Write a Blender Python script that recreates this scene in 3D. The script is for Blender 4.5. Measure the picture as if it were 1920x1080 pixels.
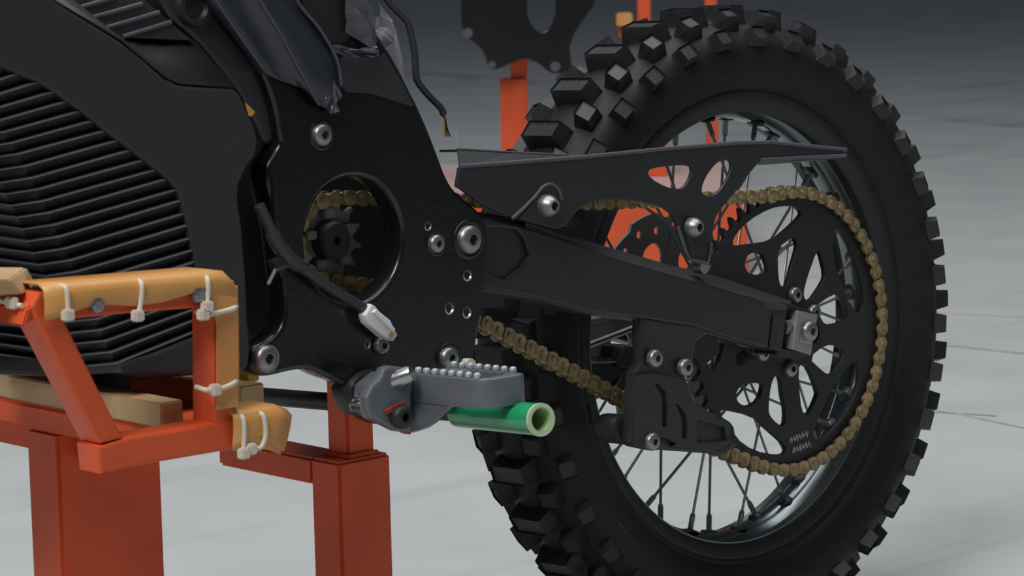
import bpy, bmesh, math, random
from mathutils import Vector, Matrix
from math import sin, cos, pi, radians, atan2, hypot, sqrt
random.seed(4)
for o in list(bpy.data.objects): bpy.data.objects.remove(o)
S = bpy.context.scene
COL = S.collection

# ---------------------------------------------------------------- camera
FPX = 5500.0
PSI = radians(43.3198); PITCH = math.atan(758/5500); ROLL = radians(1.3)
AX = .3405                                   # height of the wheel axle above the floor
_F = Vector((0, cos(PITCH), -sin(PITCH))); _R = Vector((1, 0, 0)); _U = _R.cross(_F)
_R2 = _R*cos(ROLL)-_U*sin(ROLL); _U2 = _U*cos(ROLL)+_R*sin(ROLL)
def w2(v):                                    # turn so that the stand's long side lies along world X
    return Vector((v.x*cos(PSI)+v.y*sin(PSI), -v.x*sin(PSI)+v.y*cos(PSI), v.z))
CF, CR, CU = w2(_F), w2(_R2), w2(_U2)
CAM = -w2(Vector((.2193138, 3.0706846, -.46865912))) + Vector((0, 0, AX))
cd = bpy.data.cameras.new('camera'); cam = bpy.data.objects.new('camera', cd); COL.objects.link(cam)
M = Matrix((CR, CU, -CF)).transposed().to_4x4(); M.translation = CAM
cam.matrix_world = M
cd.sensor_width = 36; cd.lens = FPX/1920*36; cd.clip_end = 200
cd.dof.use_dof = True; cd.dof.focus_distance = 2.85; cd.dof.aperture_fstop = 20
S.camera = cam
# ---------------------------------------------------------------- light
wd = bpy.data.worlds.new('world'); S.world = wd; wd.use_nodes = True
bg = wd.node_tree.nodes['Background']; bg.inputs[0].default_value = (.62, .68, .80, 1); bg.inputs[1].default_value = .11
def area(name, loc, target, size, size_y, power, col=(1, 1, 1)):
    l = bpy.data.lights.new(name, 'AREA'); l.shape = 'RECTANGLE'; l.size = size; l.size_y = size_y; l.energy = power; l.color = col
    o = bpy.data.objects.new(name, l); COL.objects.link(o); o.location = loc
    o.rotation_euler = (Vector(target)-Vector(loc)).to_track_quat('-Z', 'Y').to_euler(); return o
area('skylight', (.45, .7, 5.6), (.45, .7, 0), 5.5, 5.5, 455, (.97, 1, .99))
_fd = Vector((sin(PSI), cos(PSI), 0)); _rd = Vector((cos(PSI), -sin(PSI), 0))
area('fill_light', CAM-_fd*.9-_rd*1.9+Vector((0, 0, 4.2)), (-.5, 0, .3), 2.2, 2.2, 350, (1, .98, .95))  # added fill lamp above and behind the camera, no doorway there
vs = S.view_settings; vs.view_transform = 'Standard'; vs.look = 'None'; vs.exposure = -0.6; vs.gamma = 1; vs.use_curve_mapping = False

# ---------------------------------------------------------------- points
def ray(px, py): return CF + CR*((px-960)/FPX) - CU*((py-540)/FPX)
def st(px, py, X=None, Y=None, Z=None, D=None, N=None):
    d = ray(px, py)
    if X is not None: t = (X-CAM.x)/d.x
    elif Y is not None: t = (Y-CAM.y)/d.y
    elif Z is not None: t = (Z-CAM.z)/d.z
    elif N is not None: t = N/(d.dot(Vector((sin(PSI), cos(PSI), 0))))
    else: t = D
    return CAM+d*t
LEAN = -.03921
MB = Matrix.Translation((0, 0, AX)) @ Matrix.Rotation(LEAN, 4, 'X')   # bike frame: origin at the wheel centre
MBI = MB.inverted()
CB = MBI @ CAM
def bk(px, py, Y=None, X=None, Z=None):
    d = MBI.to_3x3() @ ray(px, py)
    if Y is not None: t = (Y-CB.y)/d.y
    elif X is not None: t = (X-CB.x)/d.x
    else: t = (Z-CB.z)/d.z
    return CB+d*t

# ---------------------------------------------------------------- materials
def mat(name, col, rough=.5, metal=0, var=.0, scale=30, bump=0, bscale=200, spec=.5, coat=0, col2=None, trans=0, emit=None):
    m = bpy.data.materials.new(name); m.use_nodes = True; nt = m.node_tree; p = nt.nodes['Principled BSDF']
    p.inputs['Base Color'].default_value = (*col, 1); p.inputs['Roughness'].default_value = rough
    p.inputs['Metallic'].default_value = metal; p.inputs['Specular IOR Level'].default_value = spec
    p.inputs['Coat Weight'].default_value = coat; p.inputs['Coat Roughness'].default_value = .08
    p.inputs['Transmission Weight'].default_value = trans
    tc = nt.nodes.new('ShaderNodeTexCoord')
    if var or col2:
        n = nt.nodes.new('ShaderNodeTexNoise'); n.inputs['Scale'].default_value = scale; n.inputs['Detail'].default_value = 6
        nt.links.new(tc.outputs['Object'], n.inputs['Vector'])
        r = nt.nodes.new('ShaderNodeValToRGB'); c2 = col2 or [c*(1+var) for c in col]
        c1 = col if col2 else [c*(1-var) for c in col]
        r.color_ramp.elements[0].position = .35; r.color_ramp.elements[1].position = .68
        r.color_ramp.elements[0].color = (*c1, 1); r.color_ramp.elements[1].color = (*c2, 1)
        nt.links.new(n.outputs[0], r.inputs[0]); nt.links.new(r.outputs[0], p.inputs['Base Color'])
    if bump:
        n2 = nt.nodes.new('ShaderNodeTexNoise'); n2.inputs['Scale'].default_value = bscale; n2.inputs['Detail'].default_value = 3
        nt.links.new(tc.outputs['Object'], n2.inputs['Vector'])
        b = nt.nodes.new('ShaderNodeBump'); b.inputs['Strength'].default_value = bump; b.inputs['Distance'].default_value = .001
        nt.links.new(n2.outputs[0], b.inputs['Height']); nt.links.new(b.outputs[0], p.inputs['Normal'])
    return m
K = {}
K['rubber'] = mat('tyre rubber', (.0095, .0105, .0115), .6, var=.25, spec=.35, scale=60, bump=.3, bscale=500)
K['knob'] = mat('tread rubber', (.016, .017, .019), .5, var=.3, scale=80, bump=.3, bscale=400)
K['satin'] = mat('satin black metal', (.020, .022, .025), .42, bump=.15, bscale=1400)
K['case'] = mat('matte black casting', (.024, .027, .031), .5, bump=.12, bscale=1600)
K['gloss'] = mat('gloss black frame', (.006, .007, .008), .24, bump=.18, bscale=120, coat=.15)
K['edge'] = mat('edge highlight grey', (.075, .08, .09), .4)  # bevel highlights painted as a lighter grey, for guard lips and fin edges
K['pinktop'] = mat('pale pink deck', (.50, .34, .33), .5)  # paler than the orange sides of the platform
K['dark'] = mat('dark plastic', (.008, .009, .010), .6)
K['plate'] = mat('matte black plate', (.012, .013, .014), .5, bump=.1, bscale=900)
K['rim'] = mat('black chrome rim', (.17, .19, .20), .2, metal=1)
K['steel'] = mat('bright steel', (.42, .43, .44), .3, metal=1, var=.15, scale=60)
K['bolt'] = mat('zinc bolt', (.30, .30, .305), .38, metal=.85, var=.15, scale=200)
K['alu'] = mat('cast grey aluminium', (.15, .165, .19), .36, metal=.35, bump=.15, bscale=900)
K['chip'] = mat('brushed axle block', (.33, .33, .34), .4, metal=.6)
K['spoke'] = mat('dark steel spoke', (.20, .21, .21), .35, metal=.6)
K['disc'] = mat('brake disc steel', (.21, .21, .185), .5, metal=.1)
K['gold'] = mat('dusty gold chain', (.32, .245, .12), .42, metal=.35, var=.4, scale=120)
K['orange'] = mat('orange paint', (.70, .105, .034), .42, var=.08, scale=14, bump=.12, bscale=60, spec=.3)
K['orange_far'] = K['orange']
K['wood'] = mat('raw timber', (.42, .27, .13), .7, col2=(.55, .38, .20), scale=22, bump=.4, bscale=90)
K['pad'] = mat('amber plastic sheet', (.62, .25, .065), .38, col2=(.64, .38, .12), scale=9, bump=.6, bscale=25)
K['tie'] = mat('ivory nylon', (.66, .60, .50), .45)
K['white'] = mat('white nylon', (.78, .78, .80), .5)
K['green'] = mat('green tape', (.015, .32, .13), .22, coat=.5)
K['greenin'] = mat('pale green plastic', (.38, .55, .26), .4)
K['clear'] = mat('cream plastic edge', (.52, .60, .42), .35)
K['film'] = mat('dusty black film', (.030, .034, .043), .26, bump=.6, bscale=40)
K['filmedge'] = mat('torn film edge', (.075, .08, .095), .3, bump=.8, bscale=120)
K['pleat'] = mat('film crease highlight', (.060, .066, .082), .3)  # lighter than the film, paints the highlights on its creases
K['cable'] = mat('cable sleeve', (.030, .034, .040), .42, bump=.2, bscale=300)
K['foot'] = mat('blue grey rubber', (.05, .065, .085), .6)
K['brown'] = mat('amber sticker', (.50, .26, .05), .5)
K['red'] = mat('red reflection tint', (.35, .04, .035), .4)  # reddish reflection on the footpeg hinge, painted as colour
K['mark'] = mat('grey print', (.30, .31, .31), .5)
def film_clear():
    m = bpy.data.materials.new('clear film'); m.use_nodes = True; nt = m.node_tree
    p = nt.nodes['Principled BSDF']; p.inputs['Base Color'].default_value = (.75, .76, .8, 1); p.inputs['Roughness'].default_value = .25
    p.inputs['Alpha'].default_value = .07
    return m
K['clearfilm'] = film_clear()
def floor_mat():
    m = bpy.data.materials.new('concrete'); m.use_nodes = True; nt = m.node_tree; p = nt.nodes['Principled BSDF']; L = nt.links
    tc = nt.nodes.new('ShaderNodeTexCoord')
    def noise(s, sc, det=6, rot=0):
        mp = nt.nodes.new('ShaderNodeMapping'); mp.inputs['Scale'].default_value = sc; mp.inputs['Rotation'].default_value = (0, 0, rot)
        n = nt.nodes.new('ShaderNodeTexNoise'); n.inputs['Scale'].default_value = s; n.inputs['Detail'].default_value = det
        L.new(tc.outputs['Object'], mp.inputs[0]); L.new(mp.outputs[0], n.inputs['Vector']); return n
    a = noise(3.5, (1, 1, 1), 8); r = nt.nodes.new('ShaderNodeValToRGB')
    r.color_ramp.elements[0].position = .3; r.color_ramp.elements[1].position = .7
    r.color_ramp.elements[0].color = (.385, .40, .41, 1); r.color_ramp.elements[1].color = (.455, .465, .47, 1); L.new(a.outputs[0], r.inputs[0])
    b = noise(1.6, (.35, 5, 1), 5, -PSI); r2 = nt.nodes.new('ShaderNodeValToRGB')
    r2.color_ramp.elements[0].position = .30; r2.color_ramp.elements[1].position = .42
    r2.color_ramp.elements[0].color = (.80, .80, .80, 1); r2.color_ramp.elements[1].color = (1, 1, 1, 1); L.new(b.outputs[0], r2.inputs[0])
    mx = nt.nodes.new('ShaderNodeMix'); mx.data_type = 'RGBA'; mx.blend_type = 'MULTIPLY'; mx.inputs[0].default_value = 1
    L.new(r.outputs[0], mx.inputs[6]); L.new(r2.outputs[0], mx.inputs[7]); L.new(mx.outputs[2], p.inputs['Base Color'])
    p.inputs['Roughness'].default_value = .62
    c = noise(60, (1, 1, 1), 4); bm_ = nt.nodes.new('ShaderNodeBump'); bm_.inputs['Strength'].default_value = .2; bm_.inputs['Distance'].default_value = .002
    L.new(c.outputs[0], bm_.inputs['Height']); L.new(bm_.outputs[0], p.inputs['Normal'])
    return m
K['floor'] = floor_mat()
def specks(m, sc, lo, hi, col):
    nt = m.node_tree; p = nt.nodes['Principled BSDF']; tc = nt.nodes.new('ShaderNodeTexCoord')
    n = nt.nodes.new('ShaderNodeTexNoise'); n.inputs['Scale'].default_value = sc; n.inputs['Detail'].default_value = 9; n.inputs['Roughness'].default_value = .75
    r = nt.nodes.new('ShaderNodeValToRGB'); r.color_ramp.elements[0].position = lo; r.color_ramp.elements[1].position = hi
    r.color_ramp.elements[0].color = (*p.inputs['Base Color'].default_value[:3], 1); r.color_ramp.elements[1].color = (*col, 1)
    nt.links.new(tc.outputs['Object'], n.inputs['Vector']); nt.links.new(n.outputs[0], r.inputs[0]); nt.links.new(r.outputs[0], p.inputs['Base Color'])
specks(K['gloss'], 45, .66, .74, (.09, .09, .09))

# ---------------------------------------------------------------- objects
def link(name, me, m=None, parent=None, label=None, loc=None, smooth=None):
    o = bpy.data.objects.new(name, me); COL.objects.link(o)
    if m is not None and len(me.materials) == 0: me.materials.append(m)
    if parent is not None: o.parent = parent
    if label: o['label'] = label
    if loc is not None: o.location = loc
    if smooth is not None:
        for p in me.polygons: p.use_smooth = True
        if smooth < 180:
            try: me.set_sharp_from_angle(angle=radians(smooth))
            except Exception: pass
    return o
def thing(name, label, cat, loc=(0, 0, 0), group=None):
    o = bpy.data.objects.new(name, None); COL.objects.link(o); o.location = loc
    o['label'] = label; o['category'] = cat; o.empty_display_size = .05
    if group: o['group'] = group
    return o
def tag(o, label, cat, group=None):
    o['label'] = label; o['category'] = cat
    if group: o['group'] = group
    return o
def me_bm(bm, name='m'):
    bmesh.ops.recalc_face_normals(bm, faces=bm.faces[:])
    me = bpy.data.meshes.new(name); bm.to_mesh(me); bm.free(); return me
def chaikin(p, n=1):
    for _ in range(n):
        q = []
        for i in range(len(p)):
            a, b = p[i], p[(i+1) % len(p)]
            q += [(a[0]*.75+b[0]*.25, a[1]*.75+b[1]*.25), (a[0]*.25+b[0]*.75, a[1]*.25+b[1]*.75)]
        p = q
    return p
def flat(polys, th, bevel=.001):
    cu = bpy.data.curves.new('c', 'CURVE'); cu.dimensions = '2D'; cu.fill_mode = 'BOTH'
    cu.extrude = max(th/2-bevel, .0001); cu.bevel_depth = bevel; cu.offset = -bevel; cu.bevel_resolution = 1
    for pl in polys:
        s = cu.splines.new('POLY'); s.points.add(len(pl)-1); s.use_cyclic_u = True
        for i, q in enumerate(pl): s.points[i].co = (q[0], q[1], 0, 1)
    o = bpy.data.objects.new('c', cu); COL.objects.link(o)
    dg = bpy.context.evaluated_depsgraph_get()
    me = bpy.data.meshes.new_from_object(o.evaluated_get(dg)); bpy.data.objects.remove(o); bpy.data.curves.remove(cu)
    me.materials.clear()
    return me
def plate_me(polys, Y, th, bevel=.001, smooth=0, bike=True):
    f = bk if bike else st
    pp = []
    for i, pl in enumerate(polys):
        q = [(lambda v: (v.x, v.z))(f(a, b, Y=Y)) for a, b in pl]
        pp.append(chaikin(q, smooth) if smooth else q)
    me = flat(pp, th, bevel); yc = Y+th/2
    for v in me.vertices: v.co = Vector((v.co.x, yc-v.co.z, v.co.y))
    return me
def plate(name, polys, Y, th, m, parent, bevel=.001, smooth=0, bike=True, label=None):
    if isinstance(polys[0][0], (int, float)): polys = [polys]
    return link(name, plate_me(polys, Y, th, bevel, smooth, bike), m, parent, label, smooth=35)
def circ(px, py, r, Y, n=28):                 # circle of radius r metres around a pixel, as pixel-free (x, z) points
    c = bk(px, py, Y=Y); return [(c.x+r*cos(2*pi*i/n), c.z+r*sin(2*pi*i/n)) for i in range(n)]
def box_me(x0, x1, y0, y1, z0, z1, bev=.002):
    bm = bmesh.new(); bmesh.ops.create_cube(bm, size=1)
    for v in bm.verts: v.co = Vector(((x0+x1)/2+v.co.x*(x1-x0), (y0+y1)/2+v.co.y*(y1-y0), (z0+z1)/2+v.co.z*(z1-z0)))
    if bev: bmesh.ops.bevel(bm, geom=bm.edges[:], offset=bev, segments=2, affect='EDGES')
    return me_bm(bm)
def box(name, x0, x1, y0, y1, z0, z1, m, parent=None, bev=.002, label=None):
    return link(name, box_me(min(x0, x1), max(x0, x1), min(y0, y1), max(y0, y1), min(z0, z1), max(z0, z1), bev), m, parent, label)
def tube_me(pts, r, n=10, cap=True, closed=False):
    pts = [Vector(p) for p in pts]; bm = bmesh.new(); rings = []
    rr = r if isinstance(r, (list, tuple)) else [r]*len(pts)
    up = Vector((0, 0, 1)); N = len(pts)
    pu = None
    for i, p in enumerate(pts):
        if closed: t = pts[(i+1) % N]-pts[i-1]
        else: t = pts[min(i+1, N-1)]-pts[max(i-1, 0)]
        t.normalize()
        if pu is None:
            a = Vector((0, 0, 1)) if abs(t.z) < .9 else Vector((1, 0, 0)); pu = t.cross(a).normalized()
        pu = (pu-t*pu.dot(t)).normalized(); w = t.cross(pu)
        rings.append([bm.verts.new(p+(pu*cos(2*pi*k/n)+w*sin(2*pi*k/n))*rr[i]) for k in range(n)])
    rng = range(N if closed else N-1)
    for i in rng:
        a, b = rings[i], rings[(i+1) % N]
        for k in range(n): bm.faces.new((a[k], a[(k+1) % n], b[(k+1) % n], b[k]))
    if cap and not closed: bm.faces.new(rings[0][::-1]); bm.faces.new(rings[-1])
    return me_bm(bm)
def tube(name, pts, r, m, parent=None, n=10, label=None, closed=False):
    return link(name, tube_me(pts, r, n, closed=closed), m, parent, label, smooth=50)
def spline(pts, k=6):
    P = [Vector(p) for p in pts]; P = [P[0]*2-P[1]]+P+[P[-1]*2-P[-2]]; out = []
    for i in range(1, len(P)-2):
        for j in range(k):
            t = j/k; a, b, c, d = P[i-1:i+3]
            out.append(.5*((2*b)+(c-a)*t+(2*a-5*b+4*c-d)*t*t+(3*b-a-3*c+d)*t**3))
    out.append(P[-2]); return out
def rev_me(prof, n=32, closed=False, n0=0):    # profile of (r, y) turned about the Y axis
    bm = bmesh.new(); rings = []
    for k in range(n):
        a = 2*pi*k/n; rings.append([bm.verts.new((r*cos(a), y, r*sin(a))) for r, y in prof])
    m = len(prof)
    for k in range(n):
        A, Bq = rings[k], rings[(k+1) % n]
        for i in range(m if closed else m-1):
            j = (i+1) % m
            vs_ = [A[i], A[j], Bq[j], Bq[i]]
            bm.faces.new(vs_)
    bmesh.ops.remove_doubles(bm, verts=bm.verts[:], dist=1e-6)
    for f_ in [f_ for f_ in bm.faces if f_.calc_area() < 1e-14]: bm.faces.remove(f_)
    return me_bm(bm)
def rev(name, prof, m, parent, loc=(0, 0, 0), n=32, closed=False, label=None, smooth=35):
    return link(name, rev_me(prof, n, closed), m, parent, label, loc, smooth)
# unit bolt: button head with a hexagon socket, facing -Y, radius 1
def bolt_proto(dome=.35):
    bm = bmesh.new(); n = 24
    prof = [(1, .25), (1, -.25), (.93, -.42), (.72, -.42-dome*.45), (.50, -.42-dome*.62)]
    rings = [[bm.verts.new((r*cos(2*pi*k/n), y, r*sin(2*pi*k/n))) for k in range(n)] for r, y in prof]
    def hexr(k): 
        a = (2*pi*k/n) % (pi/3); return .42*cos(pi/6)/cos(a-pi/6)
    rings.append([bm.verts.new((hexr(k)*cos(2*pi*k/n), -.42-dome*.6, hexr(k)*sin(2*pi*k/n))) for k in range(n)])
    rings.append([bm.verts.new((hexr(k)*.95*cos(2*pi*k/n), 0.05, hexr(k)*.95*sin(2*pi*k/n))) for k in range(n)])
    for a, b in zip(rings, rings[1:]):
        for k in range(n): bm.faces.new((a[k], a[(k+1) % n], b[(k+1) % n], b[k]))
    bm.faces.new(rings[-1]); me = me_bm(bm, 'bolt'); me.materials.append(K['bolt'])
    for p in me.polygons: p.use_smooth = True
    me.set_sharp_from_angle(angle=radians(32)); return me
BOLT = bolt_proto(); BOLTD = bolt_proto(1.0)
def bolt(px, py, Y, r, parent, dome=False, name='bolt', m=None):
    o = bpy.data.objects.new(name, BOLTD if dome else BOLT); COL.objects.link(o); o.parent = parent
    o.location = bk(px, py, Y=Y); o.scale = (r, r, r); return o
RING = rev_me([(1.0, .0), (1.0, -.16), (1.12, -.34), (1.30, -.34), (1.42, 0)], 28)
for p in RING.polygons: p.use_smooth = True
RING.materials.append(K['gloss'])
def boss(px, py, Y, r, parent):
    o = bpy.data.objects.new('bolt_recess_ring', RING); COL.objects.link(o); o.parent = parent
    o.location = bk(px, py, Y=Y); o.scale = (r, r*.7, r)

# ---------------------------------------------------------------- floor
bm = bmesh.new()
c = Vector((CAM.x, CAM.y, 0)); fd = Vector((sin(PSI), cos(PSI), 0)); rd = Vector((cos(PSI), -sin(PSI), 0))
vs4 = [c+rd*a+fd*b for a, b in ((-30, -8), (30, -8), (30, 60), (-30, 60))]
top = [bm.verts.new(v) for v in vs4]; bot = [bm.verts.new(v-Vector((0, 0, .15))) for v in vs4]
bm.faces.new(top); bm.faces.new(bot[::-1])
for i in range(4): bm.faces.new((top[i], bot[i], bot[(i+1) % 4], top[(i+1) % 4]))
fl = link('floor', me_bm(bm), K['floor']); fl['kind'] = 'structure'
K['joint'] = mat('dark joint filler', (.35, .36, .37), .8, var=.3, scale=4)
def strip(name, a, b, w, m):
    A = st(*a, Z=0); Bq = st(*b, Z=0); t = (Bq-A).normalized(); s = Vector((-t.y, t.x, 0))*w/2
    bm = bmesh.new(); q = [A-s, Bq-s, Bq+s, A+s]
    lo = [bm.verts.new(v) for v in q]; hi = [bm.verts.new(v+Vector((0, 0, .0015))) for v in q]
    bm.faces.new(lo[::-1]); bm.faces.new(hi)
    for i in range(4): bm.faces.new((lo[i], lo[(i+1) % 4], hi[(i+1) % 4], hi[i]))
    o = link(name, me_bm(bm), m); o['kind'] = 'structure'
strip('trim_1', (560, 118), (1980, 240), .16, K['joint'])
K['crack'] = mat('dark crack filler', (.25, .255, .26), .8)
K['redline'] = mat('faded red floor line', (.44, .36, .37), .7)
strip('trim_2', (1700, 770), (1868, 781), .005, K['crack'])
strip('trim_3', (1700, 640), (1960, 668), .012, K['joint'])
strip('trim_4', (1700, 584), (1960, 598), .008, K['redline'])
strip('trim_5', (1740, 765), (1960, 812), .005, K['joint'])

# ================================================================= MOTORCYCLE
root = thing('motorcycle', 'black unfinished off-road motorcycle with knobbly rear tyre and gold chain on the orange stand', 'motorcycle')
root.matrix_world = MB @ Matrix.Translation((0, 0, -.338))
OFF = Vector((0, 0, .338))
def group(name, me, m, label=None, smooth=35):
    return link(name, me, m, root, label, OFF, smooth)
# ---- tyre
half = [(.229, -.028), (.236, -.0345), (.243, -.0385), (.247, -.041), (.249, -.0405), (.251, -.0435), (.262, -.0495), (.276, -.0535), (.289, -.0550), (.300, -.0520), (.309, -.0440), (.3155, -.032), (.3195, -.018), (.3215, -.005)]
prof = half+[(r, -y) for r, y in half[::-1]]+[(.228, .02), (.228, -.02)]
tire = group('tire', rev_me(prof, 140, True), K['rubber'], smooth=60)
def knob_me(w, l, h, top=.86, sipe=True, sk=0.0):
    bm = bmesh.new()
    lo = [bm.verts.new((sx*l/2*1.12, sy*w/2*1.06, -.006)) for sx, sy in ((-1, -1), (1, -1), (1, 1), (-1, 1))]
    hi = [bm.verts.new((sx*l/2*top+sk*sy, sy*w/2*.96, h)) for sx, sy in ((-1, -1), (1, -1), (1, 1), (-1, 1))]
    for i in range(4): bm.faces.new((lo[i], lo[(i+1) % 4], hi[(i+1) % 4], hi[i]))
    f_ = bm.faces.new(hi)
    if sipe:
        r_ = bmesh.ops.inset_individual(bm, faces=[f_], thickness=min(w, l)*.22)
        r2_ = bmesh.ops.extrude_discrete_faces(bm, faces=[f_])
        for v in r2_['faces'][0].verts: v.co.z -= .0022
        bmesh.ops.remove_doubles(bm, verts=bm.verts[:], dist=1e-6)
    me = me_bm(bm, 'knob'); me.materials.append(K['knob']); return me
KC = knob_me(.046, .022, .0170); KI = knob_me(.020, .021, .0165, sk=.002); KS = knob_me(.017, .021, .0105, sipe=True)
def put_knob(me, ang, r, y, tilt):
    o = bpy.data.objects.new('tread_knob', me); COL.objects.link(o); o.parent = tire
    # local: x circumferential, y across, z outward
    R1 = Matrix.Rotation(-(ang-pi/2), 4, 'Y')
    T1 = Matrix.Translation((0, y, r)) @ Matrix.Rotation(tilt, 4, 'X')
    o.matrix_local = R1 @ T1
NP = 35
for i in range(NP):
    a = radians(3.9+i*360/NP); hf = radians(180/NP)
    put_knob(KC, a, .3210, 0, 0)
    for s in (-1, 1):
        put_knob(KI, a+hf, .3155, s*.0315, -s*radians(24))
        put_knob(KS, a+radians(.6), .3025, s*.0505, -s*radians(52))
# small moulded marks on the sidewall
for k, (px, py) in enumerate([(1162, 985), (1170, 997), (1178, 1009), (1186, 1018), (1351, 133), (1362, 131), (1104, 768), (1107, 786)]):
    p_ = bk(px, py, Y=-.052); 
    rr_ = hypot(p_.x, p_.z); an = atan2(p_.z, p_.x)
    o = link('moulded_mark', box_me(-.004, .004, -.0012, .0012, -.0015, .0015, 0), K['knob'] if k < 4 else K['rubber'], tire)
    o.matrix_local = Matrix.Rotation(-(an-pi/2), 4, 'Y') @ Matrix.Translation((0, -.0525, rr_))
# ---- rim
rimh = [(.2285, -.0325), (.2320, -.0335), (.2345, -.0335), (.2350, -.0325), (.2350, -.0310)]
inner = [(.2262, -.0325), (.2300, -.0285), (.2290, -.0200), (.2220, -.0130), (.2190, -.0060)]
rp = [(r, y) for r, y in rimh]+[(.234, -.028)]+[(.234, .028)]+[(r, -y) for r, y in rimh[::-1]]+[(r, -y) for r, y in inner]+[(r, y) for r, y in inner[::-1]]
rim = group('rim', rev_me(rp, 140, True), K['rim'], 'glossy dark chrome spoked rim')
for sgn in (1, -1):
    fp_ = [(.2275, -.0330), (.2300, -.0352), (.2345, -.0362), (.2400, -.0385), (.2440, -.0385), (.2440, -.0330), (.2360, -.0320)]
    link('rim_flange', rev_me([(a, b*sgn) for a, b in fp_], 140, True), K['plate'], rim, smooth=35)
# ---- hub and carrier
hub = group('hub', rev_me([(.012, -.128), (.020, -.128), (.020, -.100), (.034, -.098), (.034, -.060), (.026, -.056), (.026, -.052), (.046, -.048), (.046, -.040), (.027, -.034), (.024, 0), (.027, .034), (.046, .040), (.046, .048), (.026, .052), (.05, .070), (.05, .078), (.012, .078)], 40, True), K['plate'])
# ---- spokes with nipples
NS = 36
NIP = rev_me([(.0001, 0), (.0044, 0), (.0044, .003), (.0030, .004), (.0030, .018), (.0019, .021), (.0001, .021)], 8); NIP.materials.append(K['spoke'])
for i in range(NS):
    a = 2*pi*(i+.3)/NS; s = -1 if i % 2 else 1
    P = Vector((.2195*cos(a), s*.004, .2195*sin(a)))
    dirn = 1 if (i//2) % 2 else -1
    b = a+dirn*radians(62); Q = Vector((.043*cos(b), s*.044, .043*sin(b)))
    link('spoke', tube_me([P, Q], .00155, 6), K['spoke'], rim, smooth=60)
    o = bpy.data.objects.new('nipple', NIP); COL.objects.link(o); o.parent = rim
    o.matrix_local = Matrix.Translation(P+(P-Q).normalized()*.001) @ (Q-P).to_track_quat('Y', 'Z').to_matrix().to_4x4()
    o2 = link('spoke_dimple', rev_me([(.0001, -.002), (.0085, -.0012), (.0100, .0012), (.0001, .004)], 14), K['plate'], rim, smooth=60)
    o2.matrix_local = Matrix.Translation((.2190*cos(a), s*.004, .2190*sin(a))) @ Vector((cos(a), 0, sin(a))).to_track_quat('Y', 'Z').to_matrix().to_4x4()
# ---- brake disc, far side
def disc():
    n = 96; out = [(r*cos(t), r*sin(t)) for t, r in ((2*pi*k/n, .1165+.0030*(1 if math.sin(8*2*pi*k/n) > 0 else -1)) for k in range(n))]
    polys = [out, [(.048*cos(2*pi*k/24), .048*sin(2*pi*k/24)) for k in range(24)]]
    for j in range(8):
        t0 = 2*pi*j/8+.25
        pl = [(.060, -.19), (.078, -.24), (.090, -.10), (.086, .12), (.072, .22), (.058, .12)]
        polys.append(chaikin([(r*cos(t0+d), r*sin(t0+d)) for r, d in pl], 2))
        for q in range(3):
            tq = t0+(q-1)*.26; rq = .1000+.004*((q+j) % 2)
            cx, cz = rq*cos(tq+.1), rq*sin(tq+.1); polys.append([(cx+.0042*cos(2*pi*k/10), cz+.0042*sin(2*pi*k/10)) for k in range(10)])
    me = flat(polys, .004, .0004)
    for v in me.vertices: v.co = Vector((v.co.x, .080-v.co.z, v.co.y))
    return me
group('brake_disc', disc(), K['disc'], 'dull grey perforated disc')
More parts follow.
